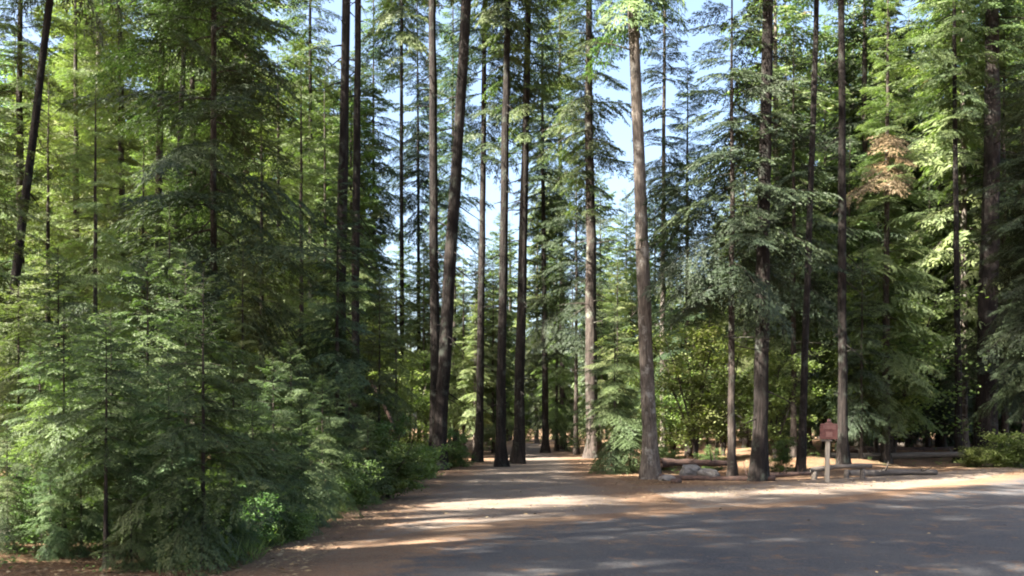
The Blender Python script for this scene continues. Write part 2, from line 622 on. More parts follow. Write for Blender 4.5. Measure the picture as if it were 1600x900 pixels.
g1 = np.concatenate([np.linspace(-600, -60, 28), np.linspace(-58, 58, 233), np.linspace(60, 600, 28)])
g2 = np.concatenate([np.linspace(-300, -12, 20), np.linspace(-10, 90, 201), np.linspace(95, 900, 40)])
X, Y = np.meshgrid(g1, g2)
V = np.stack([X, Y, ground_z(X, Y)], -1).reshape(-1, 3)
nx, ny = len(g1), len(g2)
i = (np.arange(ny - 1)[:, None] * nx + np.arange(nx - 1)[None, :])
Q = np.stack([i, i + 1, i + nx + 1, i + nx], -1).reshape(-1, 4)
o = link('ground', mesh_from('ground', V, Q, M['ground'], smooth=True))
tag(o, None, None, kind='structure')


def lane(name, left, right, z, mat, rows=60, cols=24, ends=(1, 1)):
    left, right = np.array(left, float), np.array(right, float)

    def res(p, n):
        s = np.r_[0, np.cumsum(np.linalg.norm(np.diff(p, axis=0), axis=1))]
        q = np.linspace(0, s[-1], n)
        return np.column_stack([np.interp(q, s, p[:, 0]), np.interp(q, s, p[:, 1])])
    A, B = res(left, rows), res(right, rows)
    for _ in range(6):
        for P in (A, B):
            P[1:-1] = .25 * P[:-2] + .5 * P[1:-1] + .25 * P[2:]
    u = np.linspace(0, 1, cols)
    G = A[:, None] * (1 - u[None, :, None]) + B[:, None] * u[None, :, None]
    wd = np.linalg.norm(A - B, axis=1)[:, None]
    ed = np.minimum(u[None] * wd, (1 - u[None]) * wd) / 3.0
    run = np.linspace(0, 1, rows)[:, None] * np.linalg.norm(np.diff(A, axis=0), axis=1).sum()
    if ends[0]:
        ed = np.minimum(ed, run / 3)
    if ends[1]:
        ed = np.minimum(ed, (run[-1] - run) / 3)
    V = np.concatenate([G, np.full((rows, cols, 1), z)], -1).reshape(-1, 3)
    i = (np.arange(rows - 1)[:, None] * cols + np.arange(cols - 1)[None, :])
    Q = np.stack([i, i + 1, i + cols + 1, i + cols], -1).reshape(-1, 4)
    o = link(name, mesh_from(name, V, Q, mat, edge=np.clip(ed, 0, 1).ravel(), smooth=True))
    return tag(o, None, None, kind='structure')


lane('road_shoulder', [(-4.5, 4), (-3.0, 10), (-2.6, 17), (1.0, 22.5), (5.0, 25.2), (12, 30.6), (22.5, 39.4), (40, 57), (70, 84)],
     [(-1, 3), (.5, 9), (1.5, 13), (4, 16), (7, 18), (15, 26), (24, 36), (42, 53), (72, 80)], .004, M['path'], 120, 30)
lane('path', [(-3.1, 9), (-3.1, 14), (-3.0, 20), (-2.8, 26), (-2.1, 39), (-1.2, 60), (0, 90)],
     [(3.6, 9), (3.6, 17), (3.4, 24), (3.2, 30), (3.7, 39), (3.6, 60), (4, 90)], .008, M['path'], 100, 30)
lane('road', [(-6.5, -20), (-4.0, -4), (-3.2, 4), (-2.6, 9.5), (-1.7, 14), (1.2, 16.2), (5.6, 18.4), (13.8, 26.6), (22, 37), (40, 55), (70, 81)],
     [(6, -20), (7, -4), (8, 1), (10.5, 5), (14, 9), (18, 13.5), (25, 21), (33, 30), (43, 40), (60, 54), (90, 78)], .012, M['road'], 140, 40, ends=(0, 0))

# ------------------------------------------------------------------ trees
LAND = []        # landmark trunks for the labels of the trees behind them


def tree(proto, k, px, D, name, label, cat, group=None, H=None, width=None, topx=None, lean_y=0.0, spin=None, crown=True, dx=0, x=None, trunk_mat=None):
    """a tree whose foot stands at picture column px, D metres away; topx = column where it leaves the picture's top"""
    tr, cr = PR[proto][k % len(PR[proto])]
    X0 = at(px, D) if x is None else x
    H = H or PH[proto]
    s = H / PH[proto]
    e = bpy.data.objects.new(name, None)
    e.empty_display_size = .5
    col.objects.link(e)
    e.location = (X0, D, float(ground_z(X0, D)) - .03)
    lean = 0
    if topx is not None:
        ztop = EYE + HOR / F * D
        lean = math.atan2(at(topx, D) - X0, ztop)
    if spin is None:
        spin = (px * 7.31 + D * 3.7 + k) % 6.28
    e.rotation_euler = (Matrix.Rotation(lean, 3, 'Y') @ Matrix.Rotation(R(lean_y), 3, 'X') @ Matrix.Rotation(spin, 3, 'Z')).to_euler()
    tag(e, label, cat, group)
    t = link('trunk' if proto != 'bush' else 'stems', tr, e)
    f = 1.0
    if width:
        f = (width / F * D / 2) / (PRAD[proto] * s * .92)
    t.scale = (s * f, s * f, s)
    if crown:
        c = link('crown' if proto != 'bush' else 'leaves', cr, e)
        c.scale = (s, s, s)
    return e


G_T = 'tall trunks rising around the path'
# (proto, variant, foot px, depth, px width, px at the picture's top, height, name, label)
heroes = [
    ('tall', 2, 682, 33, 22, 726, 40, 'fir_tree', 'dark tall trunk leaning toward the path, at the bushy corner'),
    ('tall', 2, 679, 37, 17, 675, 41, 'fir_tree', 'upright thinner trunk just behind the leaning dark trunk'),
    ('tall', 1, 747, 41, 13, 757, 33, 'fir_tree', 'slender dark trunk between the leaning trunk and the path end'),
    ('tall', 2, 783, 36, 16, 793, 35, 'fir_tree', 'reddish straight trunk at the path end, nearer of the close pair'),
    ('tall', 3, 809, 39, 17, 823, 36, 'fir_tree', 'dark straight trunk at the path end, farther of the close pair'),
    ('tall', 0, 926, 46, 20, 924, 37, 'fir_tree', 'grey-brown trunk rising straight behind the lone young fir'),
    ('pale', 0, 1018, 27.5, 23, 989, 35, 'fir_tree', 'pale sunlit trunk leaning over the sunny end of the path'),
    ('tall', 1, 1182, 26.5, 23, 1196, 36, 'fir_tree', 'thick black shaded trunk nearest the signpost'),
    ('tall', 2, 527, 27, 18, 538, 38, 'fir_tree', 'brown trunk rising behind the dark fir, thicker of two side by side'),
    ('tall', 2, 553, 30, 14, 557, 40, 'fir_tree', 'dark trunk rising behind the dark fir, thinner of two side by side'),
    ('tall', 1, -20, 17, 15, 78, 24, 'fir_tree', 'thin dark trunk leaning strongly above the sunlit saplings'),
    ('tall', 0, 242, 27, 13, 250, 30, 'fir_tree', 'greyish trunk behind the sunlit cedars, lighter of two thin ones'),
    ('tall', 2, 262, 25, 11, 290, 27, 'fir_tree', 'thin dark leaning trunk close beside the greyish trunk'),
    ('tall', 2, 1537, 41, 33, 1547, 38, 'fir_tree', 'very thick dark trunk above the small bright fern bushes'),
    ('tall', 2, 1252, 29, 12, 1275, 33, 'fir_tree', 'thin dark trunk bent at its foot, directly behind the signpost'),
    ('tall', 2, 1316, 33, 15, 1312, 36, 'fir_tree', 'dark trunk rising behind the low rail next to the signpost'),
    ('tall', 2, 1497, 40, 11, 1490, 30, 'fir_tree', 'slim dark trunk beside the very thick dark trunk'),
    ('tall', 1, 852, 56, 11, 846, 30, 'fir_tree', 'thin far trunk seen down the middle of the path'),
    ('tall', 2, 629, 52, 8, 628, 46, 'fir_tree', 'very thin trunk standing alone against the bright sky gap'),
    ('tall', 0, 588, 62, 7, 583, 36, 'fir_tree', 'wispy fir in the sky gap, nearer the two brown trunks'),
    ('tall', 1, 655, 66, 7, 652, 38, 'fir_tree', 'wispy fir in the sky gap just past the lone thin trunk'),
    ('tall', 0, 712, 70, 8, 708, 40, 'fir_tree', 'wispy fir showing between the leaning trunk and slender trunk'),
    ('tall', 3, 488, 46, 10, 486, 33, 'fir_tree', 'thin grey fir in the bright gap before the brown pair'),
    ('tall', 0, 880, 64, 9, 876, 40, 'fir_tree', 'wispy far fir filling the gap over the path end'),
    ('pale', 1, 1036, 50, 10, 1040, 33, 'fir_tree', 'far grey trunk rising close behind the pale leaning trunk'),
]
for pr, k, px, D, wd, tx, H, nm, lb in heroes:
    tree(pr, k, px, D, nm, lb, 'tree', G_T, H=H, width=wd, topx=tx)
    LAND.append((px, D))

# middle storey firs and cedars
mids = [
    ('mid', 2, 75, 20, 9.5, 'cedar_tree', 'sunlit yellow-green cedar behind the strongly leaning thin trunk'),
    ('mid', 3, 150, 17.5, 8.5, 'cedar_tree', 'brightest yellow-green cedar, rising above the roadside saplings'),
    ('mid', 2, 225, 21, 9.0, 'cedar_tree', 'olive cedar in front of the two thin trunks'),
    ('big', 0, 335, 21, 25.0, 'fir_tree', 'big dark fir with long drooping boughs high over the saplings'),
    ('mid', 0, 410, 24, 11.0, 'fir_tree', 'grey-green fir beside the big drooping dark fir'),
    ('mid', 1, 525, 21.5, 8.2, 'fir_tree', 'dark pointed fir in front of the two brown trunks'),
    ('mid', 3, 470, 26, 12.5, 'cedar_tree', 'pale olive cedar rising behind the dark pointed fir'),
    ('mid', 4, 592, 27, 6.4, 'fir_tree', 'sunny green fir behind the roundish roadside bush'),
    ('mid', 3, 620, 34, 8.5, 'cedar_tree', 'loose sunlit cedar close beside the leaning dark trunk'),
    ('mid', 0, -40, 15, 9.0, 'fir_tree', 'fir crowding the picture edge behind the saplings'),
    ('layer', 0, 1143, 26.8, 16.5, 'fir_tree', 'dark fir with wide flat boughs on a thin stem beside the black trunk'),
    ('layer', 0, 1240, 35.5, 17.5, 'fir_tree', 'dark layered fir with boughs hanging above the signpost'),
    ('big', 2, 1385, 38, 22.0, 'cedar_tree', 'olive sunlit cedar with a rusty dead patch above the rail'),
    ('mid', 1, 1450, 46, 14.0, 'fir_tree', 'shaded dark fir between the sunlit cedar and thick trunk'),
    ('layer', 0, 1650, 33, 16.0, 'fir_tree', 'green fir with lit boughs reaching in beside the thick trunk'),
    ('big', 0, 1570, 42, 22.0, 'fir_tree', 'tall dark fir behind the very thick trunk'),
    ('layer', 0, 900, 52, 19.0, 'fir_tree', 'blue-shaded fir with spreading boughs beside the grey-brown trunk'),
    ('big', 0, 1075, 44, 20.0, 'fir_tree', 'dark fir behind the sunlit broadleaf thicket'),
    ('mid', 0, 1225, 41, 15.0, 'fir_tree', 'grey-green fir just behind the thick black trunk'),
    ('mid', 4, 1330, 46, 17.0, 'fir_tree', 'shaded fir behind the sunlit cedar with the rusty patch'),
    ('mid', 3, 725, 47, 11.0, 'cedar_tree', 'pale sunlit cedar between the leaning and slender trunks'),
    ('mid', 2, 870, 60, 15.0, 'cedar_tree', 'sunlit cedar closing the far end of the path'),
    ('mid', 3, 965, 40, 9.5, 'cedar_tree', 'olive cedar between the grey-brown trunk and pale leaning trunk'),
    ('big', 0, 1640, 33, 22.0, 'fir_tree', 'dark fir cut off by the picture edge past the bright fern bush'),
    ('big', 1, 1490, 48, 26.0, 'fir_tree', 'tall green fir behind the slim trunk beside the thick one'),
    ('big', 2, 1290, 52, 26.0, 'cedar_tree', 'tall sunlit cedar far behind the signpost'),
    ('big', 2, 1420, 55, 28.0, 'cedar_tree', 'very tall cedar behind the shaded dark fir'),
    ('big', 1, 1165, 58, 24.0, 'fir_tree', 'tall fir far behind the black trunk'),
    ('big', 0, 1530, 56, 29.0, 'fir_tree', 'tallest dark fir far behind the thick trunk'),
    ('mid', 1, 1345, 36, 9.0, 'fir_tree', 'lower dark fir standing just behind the low rail'),
    ('mid', 1, 1475, 47, 12.0, 'fir_tree', 'lower dark fir in the deep shade past the rail'),
    ('big', 2, 190, 29, 20.0, 'cedar_tree', 'tall yellowish cedar behind the brightest cedar'),
    ('big', 1, 30, 27, 20.0, 'fir_tree', 'tall fir far behind the strongly leaning thin trunk'),
    ('big', 1, 300, 33, 23.0, 'fir_tree', 'tall fir behind the big drooping dark fir'),
    ('big', 2, 120, 38, 24.0, 'cedar_tree', 'far tall cedar between the leaning thin trunk and greyish trunk'),
    ('mid', 2, 435, 36, 17.0, 'cedar_tree', 'tall pale cedar behind the grey-green fir'),
    ('mid', 4, 505, 44, 19.0, 'fir_tree', 'tall green fir far behind the two brown trunks'),
    ('mid', 2, 380, 18.5, 5.6, 'cedar_tree', 'small sunlit cedar right behind the dense dark saplings'),
    ('mid', 3, 265, 17.0, 6.0, 'cedar_tree', 'small olive cedar below the two thin trunks'),
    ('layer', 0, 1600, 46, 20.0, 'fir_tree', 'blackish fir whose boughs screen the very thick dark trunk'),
    ('mid', 1, 1370, 41, 11.0, 'fir_tree', 'dark fir standing right over the grey log'),
    ('mid', 2, 770, 55, 12.5, 'cedar_tree', 'cedar glimpsed between the slender trunk and reddish trunk'),
]
for pr, k, px, D, H, nm, lb in mids:
    e = tree(pr, k, px, D, nm, lb, 'tree', 'middle-storey firs and cedars', H=H, width={335: 12}.get(px))
    if px == 1385:      # the rusty dead boughs of this one cedar
        dv, dt = [], []
        rq = np.random.default_rng(2)
        for q in range(7):
            L = rq.uniform(1.6, 3.0)
            V, T, ax = place_bough(BM[1.9][q % 3], 1.9, L, rq.uniform(12.0, 14.2), R(rq.uniform(185, 285)), R(rq.uniform(-20, 5)), .4, rq.normal(0, .2), (at(px, D), D))
            dv.append(V)
            dt.append(np.repeat(T, 4))
        dv = np.concatenate(dv)
        db = link('dead_boughs', mesh_from('dead_boughs', dv, np.arange(len(dv)).reshape(-1, 4), M['rust'], np.concatenate(dt)), e)
        db['label'] = 'rusty orange dead boughs'
        db.matrix_parent_inverse = Matrix.LocRotScale(e.location, e.rotation_euler, e.scale).inverted()

# young trees by the road
youngs = [
    (1, 100, 11.0, 3.0, 'sapling with pale sunlit sprays above a thin bare stem'),
    (3, 165, 9.9, 2.9, 'bare-legged sapling leaning at the very front of the verge'),
    (4, 318, 10.3, 3.5, 'dark green sapling on a straight thin stem, foremost of the dense ones'),
    (1, 30, 13.0, 3.4, 'yellowish sapling beside the fallen log'),
    (0, 232, 13.2, 4.3, 'tall blue-green sapling behind the bare-legged leaning one'),
    (2, 428, 13.2, 2.7, 'bushy blue-green sapling at the bend of the verge'),
    (2, 505, 15.6, 2.6, 'bushy dark sapling nearest the roundish roadside bush'),
    (0, 365, 13.8, 2.9, 'blue-green sapling tucked between the dense dark ones'),
    (4, 290, 15.5, 4.6, 'tall green sapling behind the dense dark ones'),
    (3, 90, 15.5, 4.5, 'tall thin sapling under the brightest cedar'),
    (2, 455, 17.5, 3.4, 'blue-green sapling behind the bushy one at the bend'),
    (0, 175, 12.2, 3.2, 'pale green sapling behind the leaning one'),
    (4, 960, 31.0, 6.0, 'young fir standing alone on the path edge before the grey-brown trunk'),
    (2, 985, 34.0, 3.0, 'small fir tucked behind the lone young fir'),
    (2, 12, 10.3, 1.5, 'small green fir at the very corner by the short pale log'),
    (4, 78, 10.2, 1.2, 'knee-high fir before the bare stem with pale sprays'),
    (2, 128, 10.6, 1.5, 'small bushy fir between the two bare stems'),
    (4, 205, 9.9, 1.3, 'knee-high fir just past the leaning bare-legged sapling'),
    (2, 270, 10.3, 1.7, 'small full fir in front of the rotten stump'),
    (4, 362, 11.0, 1.4, 'knee-high fir at the verge by the foremost dense sapling'),
    (2, 410, 12.0, 1.4, 'small full fir at the bend of the verge'),
    (2, 62, 12.4, 2.6, 'low bushy sapling between the yellowish one and the bare-stemmed pale one'),
    (2, 262, 11.6, 2.5, 'bushy sapling beside the dark rotten stump'),
    (4, 205, 11.4, 2.2, 'short dense sapling just behind the leaning bare-legged one'),
    (0, 395, 12.4, 2.3, 'short blue-green sapling between the foremost dense one and the bend'),
    (2, 470, 14.4, 2.2, 'low full sapling wedged between the two bushy ones at the bend'),
    (4, 575, 18.6, 2.0, 'small young fir touching the dark roundish bush'),
    (4, 545, 19.5, 3.0, 'young fir in front of the dark pointed fir'),
]
for k, px, D, H, lb in youngs:
    tree('young', k, px, D, 'young_fir', lb, 'young tree', 'young firs along the verges', H=H, topx=None, lean_y=0)

# sunlit broadleaf thicket and bushes
for k, px, D, H, lb in [
    (0, 1088, 37, 6.6, 'sunlit broadleaf tree glowing between the pale and black trunks'),
    (1, 1052, 41, 5.2, 'broadleaf tree behind the foot of the pale leaning trunk'),
    (1, 1130, 40, 6.0, 'broadleaf tree directly behind the thin dark stem'),
    (0, 818, 60, 4.4, 'bright broadleaf glowing behind the close pair of trunks'),
    (0, 1210, 36, 5.0, 'broadleaf tree just past the thick black trunk'),
    (1, 1395, 40, 9.5, 'pale leafy tree behind the low rail, below the sunlit cedar'),
    (1, 640, 40, 5.5, 'leafy tree behind the foot of the leaning dark trunk'),
    (0, 560, 33, 6.0, 'leafy tree behind the sunny green fir'),
]:
    tree('broad', k, px, D, 'broadleaf_tree', lb, 'tree', 'broadleaf trees in the understory', H=H)
for k, px, D, H, lb in [
    (0, 606, 19.8, 1.35, 'dark roundish bush on the verge where the path begins'),
    (1, 628, 24.0, 1.6, 'sunny bush between the roundish bush and leaning trunk'),
    (2, 585, 22.0, 1.6, 'light green bush behind the roundish bush'),
    (0, 550, 17.2, 1.0, 'low bush between the bushy saplings and roundish bush'),
    (1, 655, 28.0, 1.5, 'pale bush right at the foot of the leaning trunk'),
    (1, 1588, 35.6, 2.0, 'bright fern-like bush at the road edge under the thick trunk'),
    (1, 1526, 35.6, 1.2, 'lower green bush beside the bright fern-like bush'),
    (1, 1556, 36.6, 1.1, 'small bush between the two bright roadside bushes'),
    (2, 720, 36.0, 1.3, 'dim bush between the leaning trunk and slender trunk'),
    (0, 705, 34.5, 1.0, 'low dim bush touching the leaning trunk'),
    (2, 40, 11.4, .8, 'leafy low bush in front of the fallen log'),
    (2, 255, 10.9, .75, 'low bush beside the dark rotten stump'),
    (0, 380, 11.6, .8, 'low bush under the foremost dense sapling'),
    (1, 455, 12.6, .6, 'small sunny bush at the verge below the bushy sapling'),
    (2, 140, 12.0, .9, 'low bush between the two bare stems'),
    (1, 1035, 33.0, 1.3, 'bush behind the pale leaning trunk'),
    (2, 1220, 30.0, 1.0, 'bush in the shade next to the black trunk'),
    (0, 1110, 31.0, .9, 'bush behind the pale rock'),
]:
    tree('bush', k, px, D, 'bush', lb, 'bush', 'low bushes', H=H)

# far trees, each its own tree; their labels say which trunk they stand behind
rnd = random.Random(5)
far = []
tries = 0
while len(far) < 150 and tries < 9000:
    tries += 1
    D = rnd.uniform(44, 105)
    px = rnd.uniform(-60, 1660)
    X0 = at(px, D)
    if any((X0 - q[0]) ** 2 + (D - q[1]) ** 2 < 3.1 ** 2 for q in far):
        continue
    if 745 < px < 925 and D < 70:
        continue
    gap = 570 < px < 745
    if gap:
        H = 1.6 + (HOR - rnd.uniform(330, 470)) * D / F
    elif 410 < px <= 570 or px < 90:
        H = 1.6 + (HOR - rnd.uniform(30, 260)) * D / F
    elif 745 <= px < 1180:
        H = 1.6 + (HOR - rnd.uniform(260, 450)) * D / F
    else:
        H = rnd.uniform(27, 39)
    far.append((X0, D, px, H, rnd.choice((1, 1, 0, 3)) if 410 < px < 1180 else rnd.choice((0, 1, 1, 2, 3))))
names = ['the leaning dark trunk', 'the upright thinner trunk', 'the slender dark trunk', 'the reddish straight trunk', 'the farther path-end trunk',
         'the grey-brown trunk', 'the pale leaning trunk', 'the thick black trunk', 'the thicker brown trunk', 'the thinner brown-pair trunk', 'the strongly leaning thin trunk',
         'the greyish thin trunk', 'the thin leaning trunk', 'the very thick dark trunk', 'the bent-foot trunk', 'the trunk behind the rail', 'the slim trunk by the thick one',
         'the mid-path thin trunk', 'the lone very thin trunk', 'the gap fir by the brown pair', 'the gap fir past the lone trunk', 'the wispy fir by the slender trunk', 'the thin grey gap fir', 'the wispy path-end fir', 'the far grey trunk']
ordn = ['first', 'second', 'third', 'fourth', 'fifth', 'sixth', 'seventh', 'eighth', 'ninth', 'tenth', 'eleventh', 'twelfth', 'thirteenth', 'fourteenth', 'fifteenth', 'sixteenth', 'seventeenth', 'eighteenth']
kinds = ['green far fir', 'yellow-green far cedar', 'dark far fir', 'slim far fir']
by = {}
for f in far:
    j = min(range(len(LAND)), key=lambda q: abs(LAND[q][0] - f[2]))
    by.setdefault((j, f[4]), []).append(f)
for (j, k), fs in sorted(by.items()):
    fs.sort(key=lambda q: q[1])
    for n, (X0, D, px, H, _) in enumerate(fs):
        lb = kinds[k] + ((' standing behind ' if len(fs) == 1 else ', %s in depth behind ' % ordn[n]) + names[j])
        tree('far', k, px, D, 'cedar_tree' if k == 1 else 'fir_tree', lb, 'tree', 'far trees in the woods', H=H)

# trees beside and behind the camera that shade the road
sh = [(-17.5, 4.2), (-16, 7.5), (-15.5, 2.2), (-15, 16), (-19.5, 18.5), (-14.5, 12.8), (-21, 10), (-26, 14), (-23, 24), (-18, 22.5), (-7, 4), (-5, 0), (-11, 3), (-9, -3), (-2, -4), (-14, 0), (2, -7), (-9, -8), (-18, -2), (-5, -9), (5, -4), (-3, -13)]
rs = random.Random(4)
while len(sh) < 33:
    x, y = rs.uniform(-30, 2), rs.uniform(-15, 12)
    if y > 0 and x > -.577 * y - 4.5 or (abs(x) < 3.5 and y > -4) or any((x - q[0]) ** 2 + (y - q[1]) ** 2 < 3.3 ** 2 for q in sh):
        continue
    if -14.6 < .485 * x - .875 * y < -11.3:
        continue
    sh.append((x, y))
ordn += ['nineteenth', 'twentieth'] + ['twenty-' + q for q in ordn[:9]] + ['thirtieth'] + ['thirty-' + q for q in ordn[:9]] + ['fortieth'] + ['forty-' + q for q in ordn[:9]]
for n, (x, y) in enumerate(sh):
    tree('tall', (2 if n < 10 else (2, 1, 2, 0)[n % 4]), 0, y, 'fir_tree', 'tall fir shading the road from beside the camera, %s in its row' % ordn[n], 'tree', 'tall firs shading the road', H=34 if n < 3 else 26 + (n * 37 % 9), x=x)

# the wood beyond, one mass
parts, tin = [], []
rng2 = np.random.default_rng(3)
LVs, TTs, TRs = [], [], []
for n in range(190):
    D = rng2.uniform(106, 165)
    px = rng2.uniform(-150, 1750)
    X0 = at(px, D)
    H = rng2.uniform(19, 29) if 560 < px < 1180 else rng2.uniform(20, 32)
    nb = 34
    for b in range(nb):
        t = (b + rng2.random()) / nb
        L = 3.4 * (1 - t) ** .75 * rng2.uniform(.6, 1.2) + .3
        V, T, ax = place_bough(BF[2.6][rng2.integers(3)], 2.6, L, H * (.06 + .93 * t), rng2.random() * 6.28, R(-18 + 45 * t), .35, rng2.normal(0, .2), (X0, D))
        m_ = np.repeat(rng2.random(len(V) // 4) < .6, 4)
        LVs.append(V[m_])
        TTs.append(np.repeat(T, 4)[m_])
    TRs.append(tube(np.array([[X0, D, -.2], [X0 + .1, D, H * .5], [X0, D, H]]), [.25, .16, .03], 5, cap=False))
LV = np.concatenate(LVs)
o = link('distant_woods', mesh_from('distant_woods', LV, np.arange(len(LV)).reshape(-1, 4), M['fir'], np.concatenate(TTs)))
tag(o, 'far wood of mixed firs closing the view beyond the trees', 'woods', kind='stuff')
V, Q = join(TRs)
link('trunks', mesh_from('distant_trunks', V, Q, M['bark'], smooth=True), o)
print('trees done')


# ------------------------------------------------------------------ sign, rail, logs, rocks, stump
def box(cx, cy, cz, sx, sy, sz, bev=.0):
    """a box with chamfered vertical and top edges"""
    b = bev or min(sx, sy, sz) * .12
    hx, hy, hz = sx / 2, sy / 2, sz / 2
    ring = lambda ax, ay: [(-ax + b, -ay), (ax - b, -ay), (ax, -ay + b), (ax, ay - b), (ax - b, ay), (-ax + b, ay), (-ax, ay - b), (-ax, -ay + b)]
    lev = [(-hz, b), (-hz + b, 0), (hz - b, 0), (hz, b)]
    V = []
    for z, ins in lev:
        V += [(cx + x, cy + y, cz + z) for x, y in ring(hx - ins, hy - ins)]
    Q = []
    for l in range(3):
        for q in range(8):
            Q.append([l * 8 + q, l * 8 + (q + 1) % 8, (l + 1) * 8 + (q + 1) % 8, (l + 1) * 8 + q])
    for l, rev in ((0, True), (3, False)):
        f = [[l * 8 + 0, l * 8 + 1, l * 8 + 2, l * 8 + 7], [l * 8 + 7, l * 8 + 2, l * 8 + 3, l * 8 + 6], [l * 8 + 6, l * 8 + 3, l * 8 + 4, l * 8 + 5]]
        Q += [x[::-1] for x in f] if rev else f
    return np.array(V, float), np.array(Q)


DS = 26.0
xs = at(1292, DS)
sg = bpy.data.objects.new('signpost', None)
col.objects.link(sg)
sg.location = (xs, DS, float(ground_z(xs, DS)))
sg.rotation_euler = (0, R(1), R(-6))
sg.scale = (.92, .92, .92)
tag(sg, 'small red-brown wooden sign with a finial on a pale post', 'sign')
link('post', mesh_from('post', *box(0, 0, .63, .135, .10, 1.36), M['post']), sg)
bd = link('board', mesh_from('board', *box(.01, -.075, 1.60, .54, .045, .46), M['redpaint']), sg)
link('plaque', mesh_from('plaque', *box(.03, -.103, 1.75, .40, .015, .13), M['pinkpaint']), bd)
link('plaque', mesh_from('plaque', *box(.02, -.103, 1.52, .20, .012, .17), M['pinkpaint']), bd).scale = (1, 1, 1)
link('crossbar', mesh_from('crossbar', *box(-.05, -.072, 1.325, .34, .05, .05), M['deadwood']), sg)
rv, rq = join([box(.01, -.07, 1.845, .50, .08, .035), box(.01, -.07, 1.88, .22, .07, .04)])
link('cap', mesh_from('cap', rv, rq, M['pinkpaint']), sg)
link('finial', mesh_from('finial', *tube(np.array([[.01, -.07, 1.92], [.01, -.07, 1.97], [.01, -.07, 1.98], [.01, -.07, 2.0], [.01, -.07, 2.01]]), [.06, .06, .055, .045, .02], 10), M['pinkpaint'], smooth=True), sg)

# low weathered rail on short posts behind the sign
DR = 27.2
xr = at(1270, DR)
rl = bpy.data.objects.new('log_rail', None)
col.objects.link(rl)
rl.location = (xr, DR, float(ground_z(xr + 1, DR)))
rl.rotation_euler = (0, 0, R(10))
tag(rl, 'low weathered grey log rail on short posts behind the signpost', 'rail')
q = np.linspace(-.1, 1.95, 14)
rr = np.random.default_rng(8)
link('rail', mesh_from('rail', *tube(np.column_stack([q, .02 * np.sin(q * 3), .30 + .03 * np.sin(q * 2.2) + .07 * q]), .075 + .008 * np.sin(q * 5), 10, rr, .06), M['deadwood'], smooth=True), rl)
for xx in (.05, 1.12, 1.66):
    link('post', mesh_from('rail_post', *tube(np.array([[xx, 0, -.15], [xx, 0, .1], [xx + .01, 0, .25 + .05 * xx]]), [.085, .08, .078], 9, rr, .05), M['deadwood'], smooth=True), rl)


def log(px, D, length, r, yaw, label, mat='deadwood', pitch=0, z=None, seed=0):
    rg = np.random.default_rng(seed + 50)
    q = np.linspace(0, 1, 18)
    ax = np.column_stack([(q - .5) * length, .06 * length * np.sin(q * 3 + seed) * .3, .02 * length * np.sin(q * 4 + seed) * .4])
    parts = [tube(ax, r * (1.1 - .35 * q) * (1 + .08 * np.sin(q * 17 + seed)), 11, rg, .06)]
    for _ in range(5):
        b = ax[rg.integers(4, 16)]
        d = np.array([rg.normal(0, .4), rg.normal(0, .6), rg.uniform(.3, 1)])
        l = rg.uniform(.2, .6)
        parts.append(tube(np.array([b, b + d * l * .6, b + d * l]), [r * .22, r * .15, .008], 5, cap=False))
    V, Q = join(parts)
    x = at(px, D)
    o = link('fallen_log', mesh_from('fallen_log', V, Q, M[mat], smooth=True))
    o.location = (x, D, (float(ground_z(x, D)) + r * .7) if z is None else z)
    o.rotation_euler = (0, R(pitch), R(yaw))
    return tag(o, label, 'log', 'fallen logs on the forest floor')


log(45, 13.2, 2.6, .13, 6, 'thick fallen log with a bright top edge behind the bare sapling stem', seed=1)
log(0, 11.6, 1.7, .11, -22, 'short pale log lying at the picture corner', seed=2, pitch=6)
log(1440, 46, 9, .22, 3, 'long fallen log across the shaded floor past the rail', 'darkwood', seed=3)
log(1405, 39, 6, .16, -4, 'bleached log lying in the shade between rail and fern bushes', seed=4)
log(1395, 29.5, 3.2, .12, 8, 'grey log lying just past the end of the rail', seed=5)
log(1440, 62, 12, .2, 2, 'far sunlit log on the forest floor', seed=6)
log(1085, 29.5, 2.4, .13, 14, 'dark arched log lying on the pale rocks', 'darkwood', seed=7, z=.42)
log(1120, 26.6, 3.4, .10, -5, 'dark log at the foot of the thin stem', 'darkwood', seed=9)
log(1225, 28.5, 2.0, .09, 20, 'short dark log in the shade left of the signpost', 'darkwood', seed=10)
log(600, 29, 3.2, .07, -62, 'thin dead pole slanting through the sunny fir', 'darkwood', pitch=38, z=2.2, seed=12)


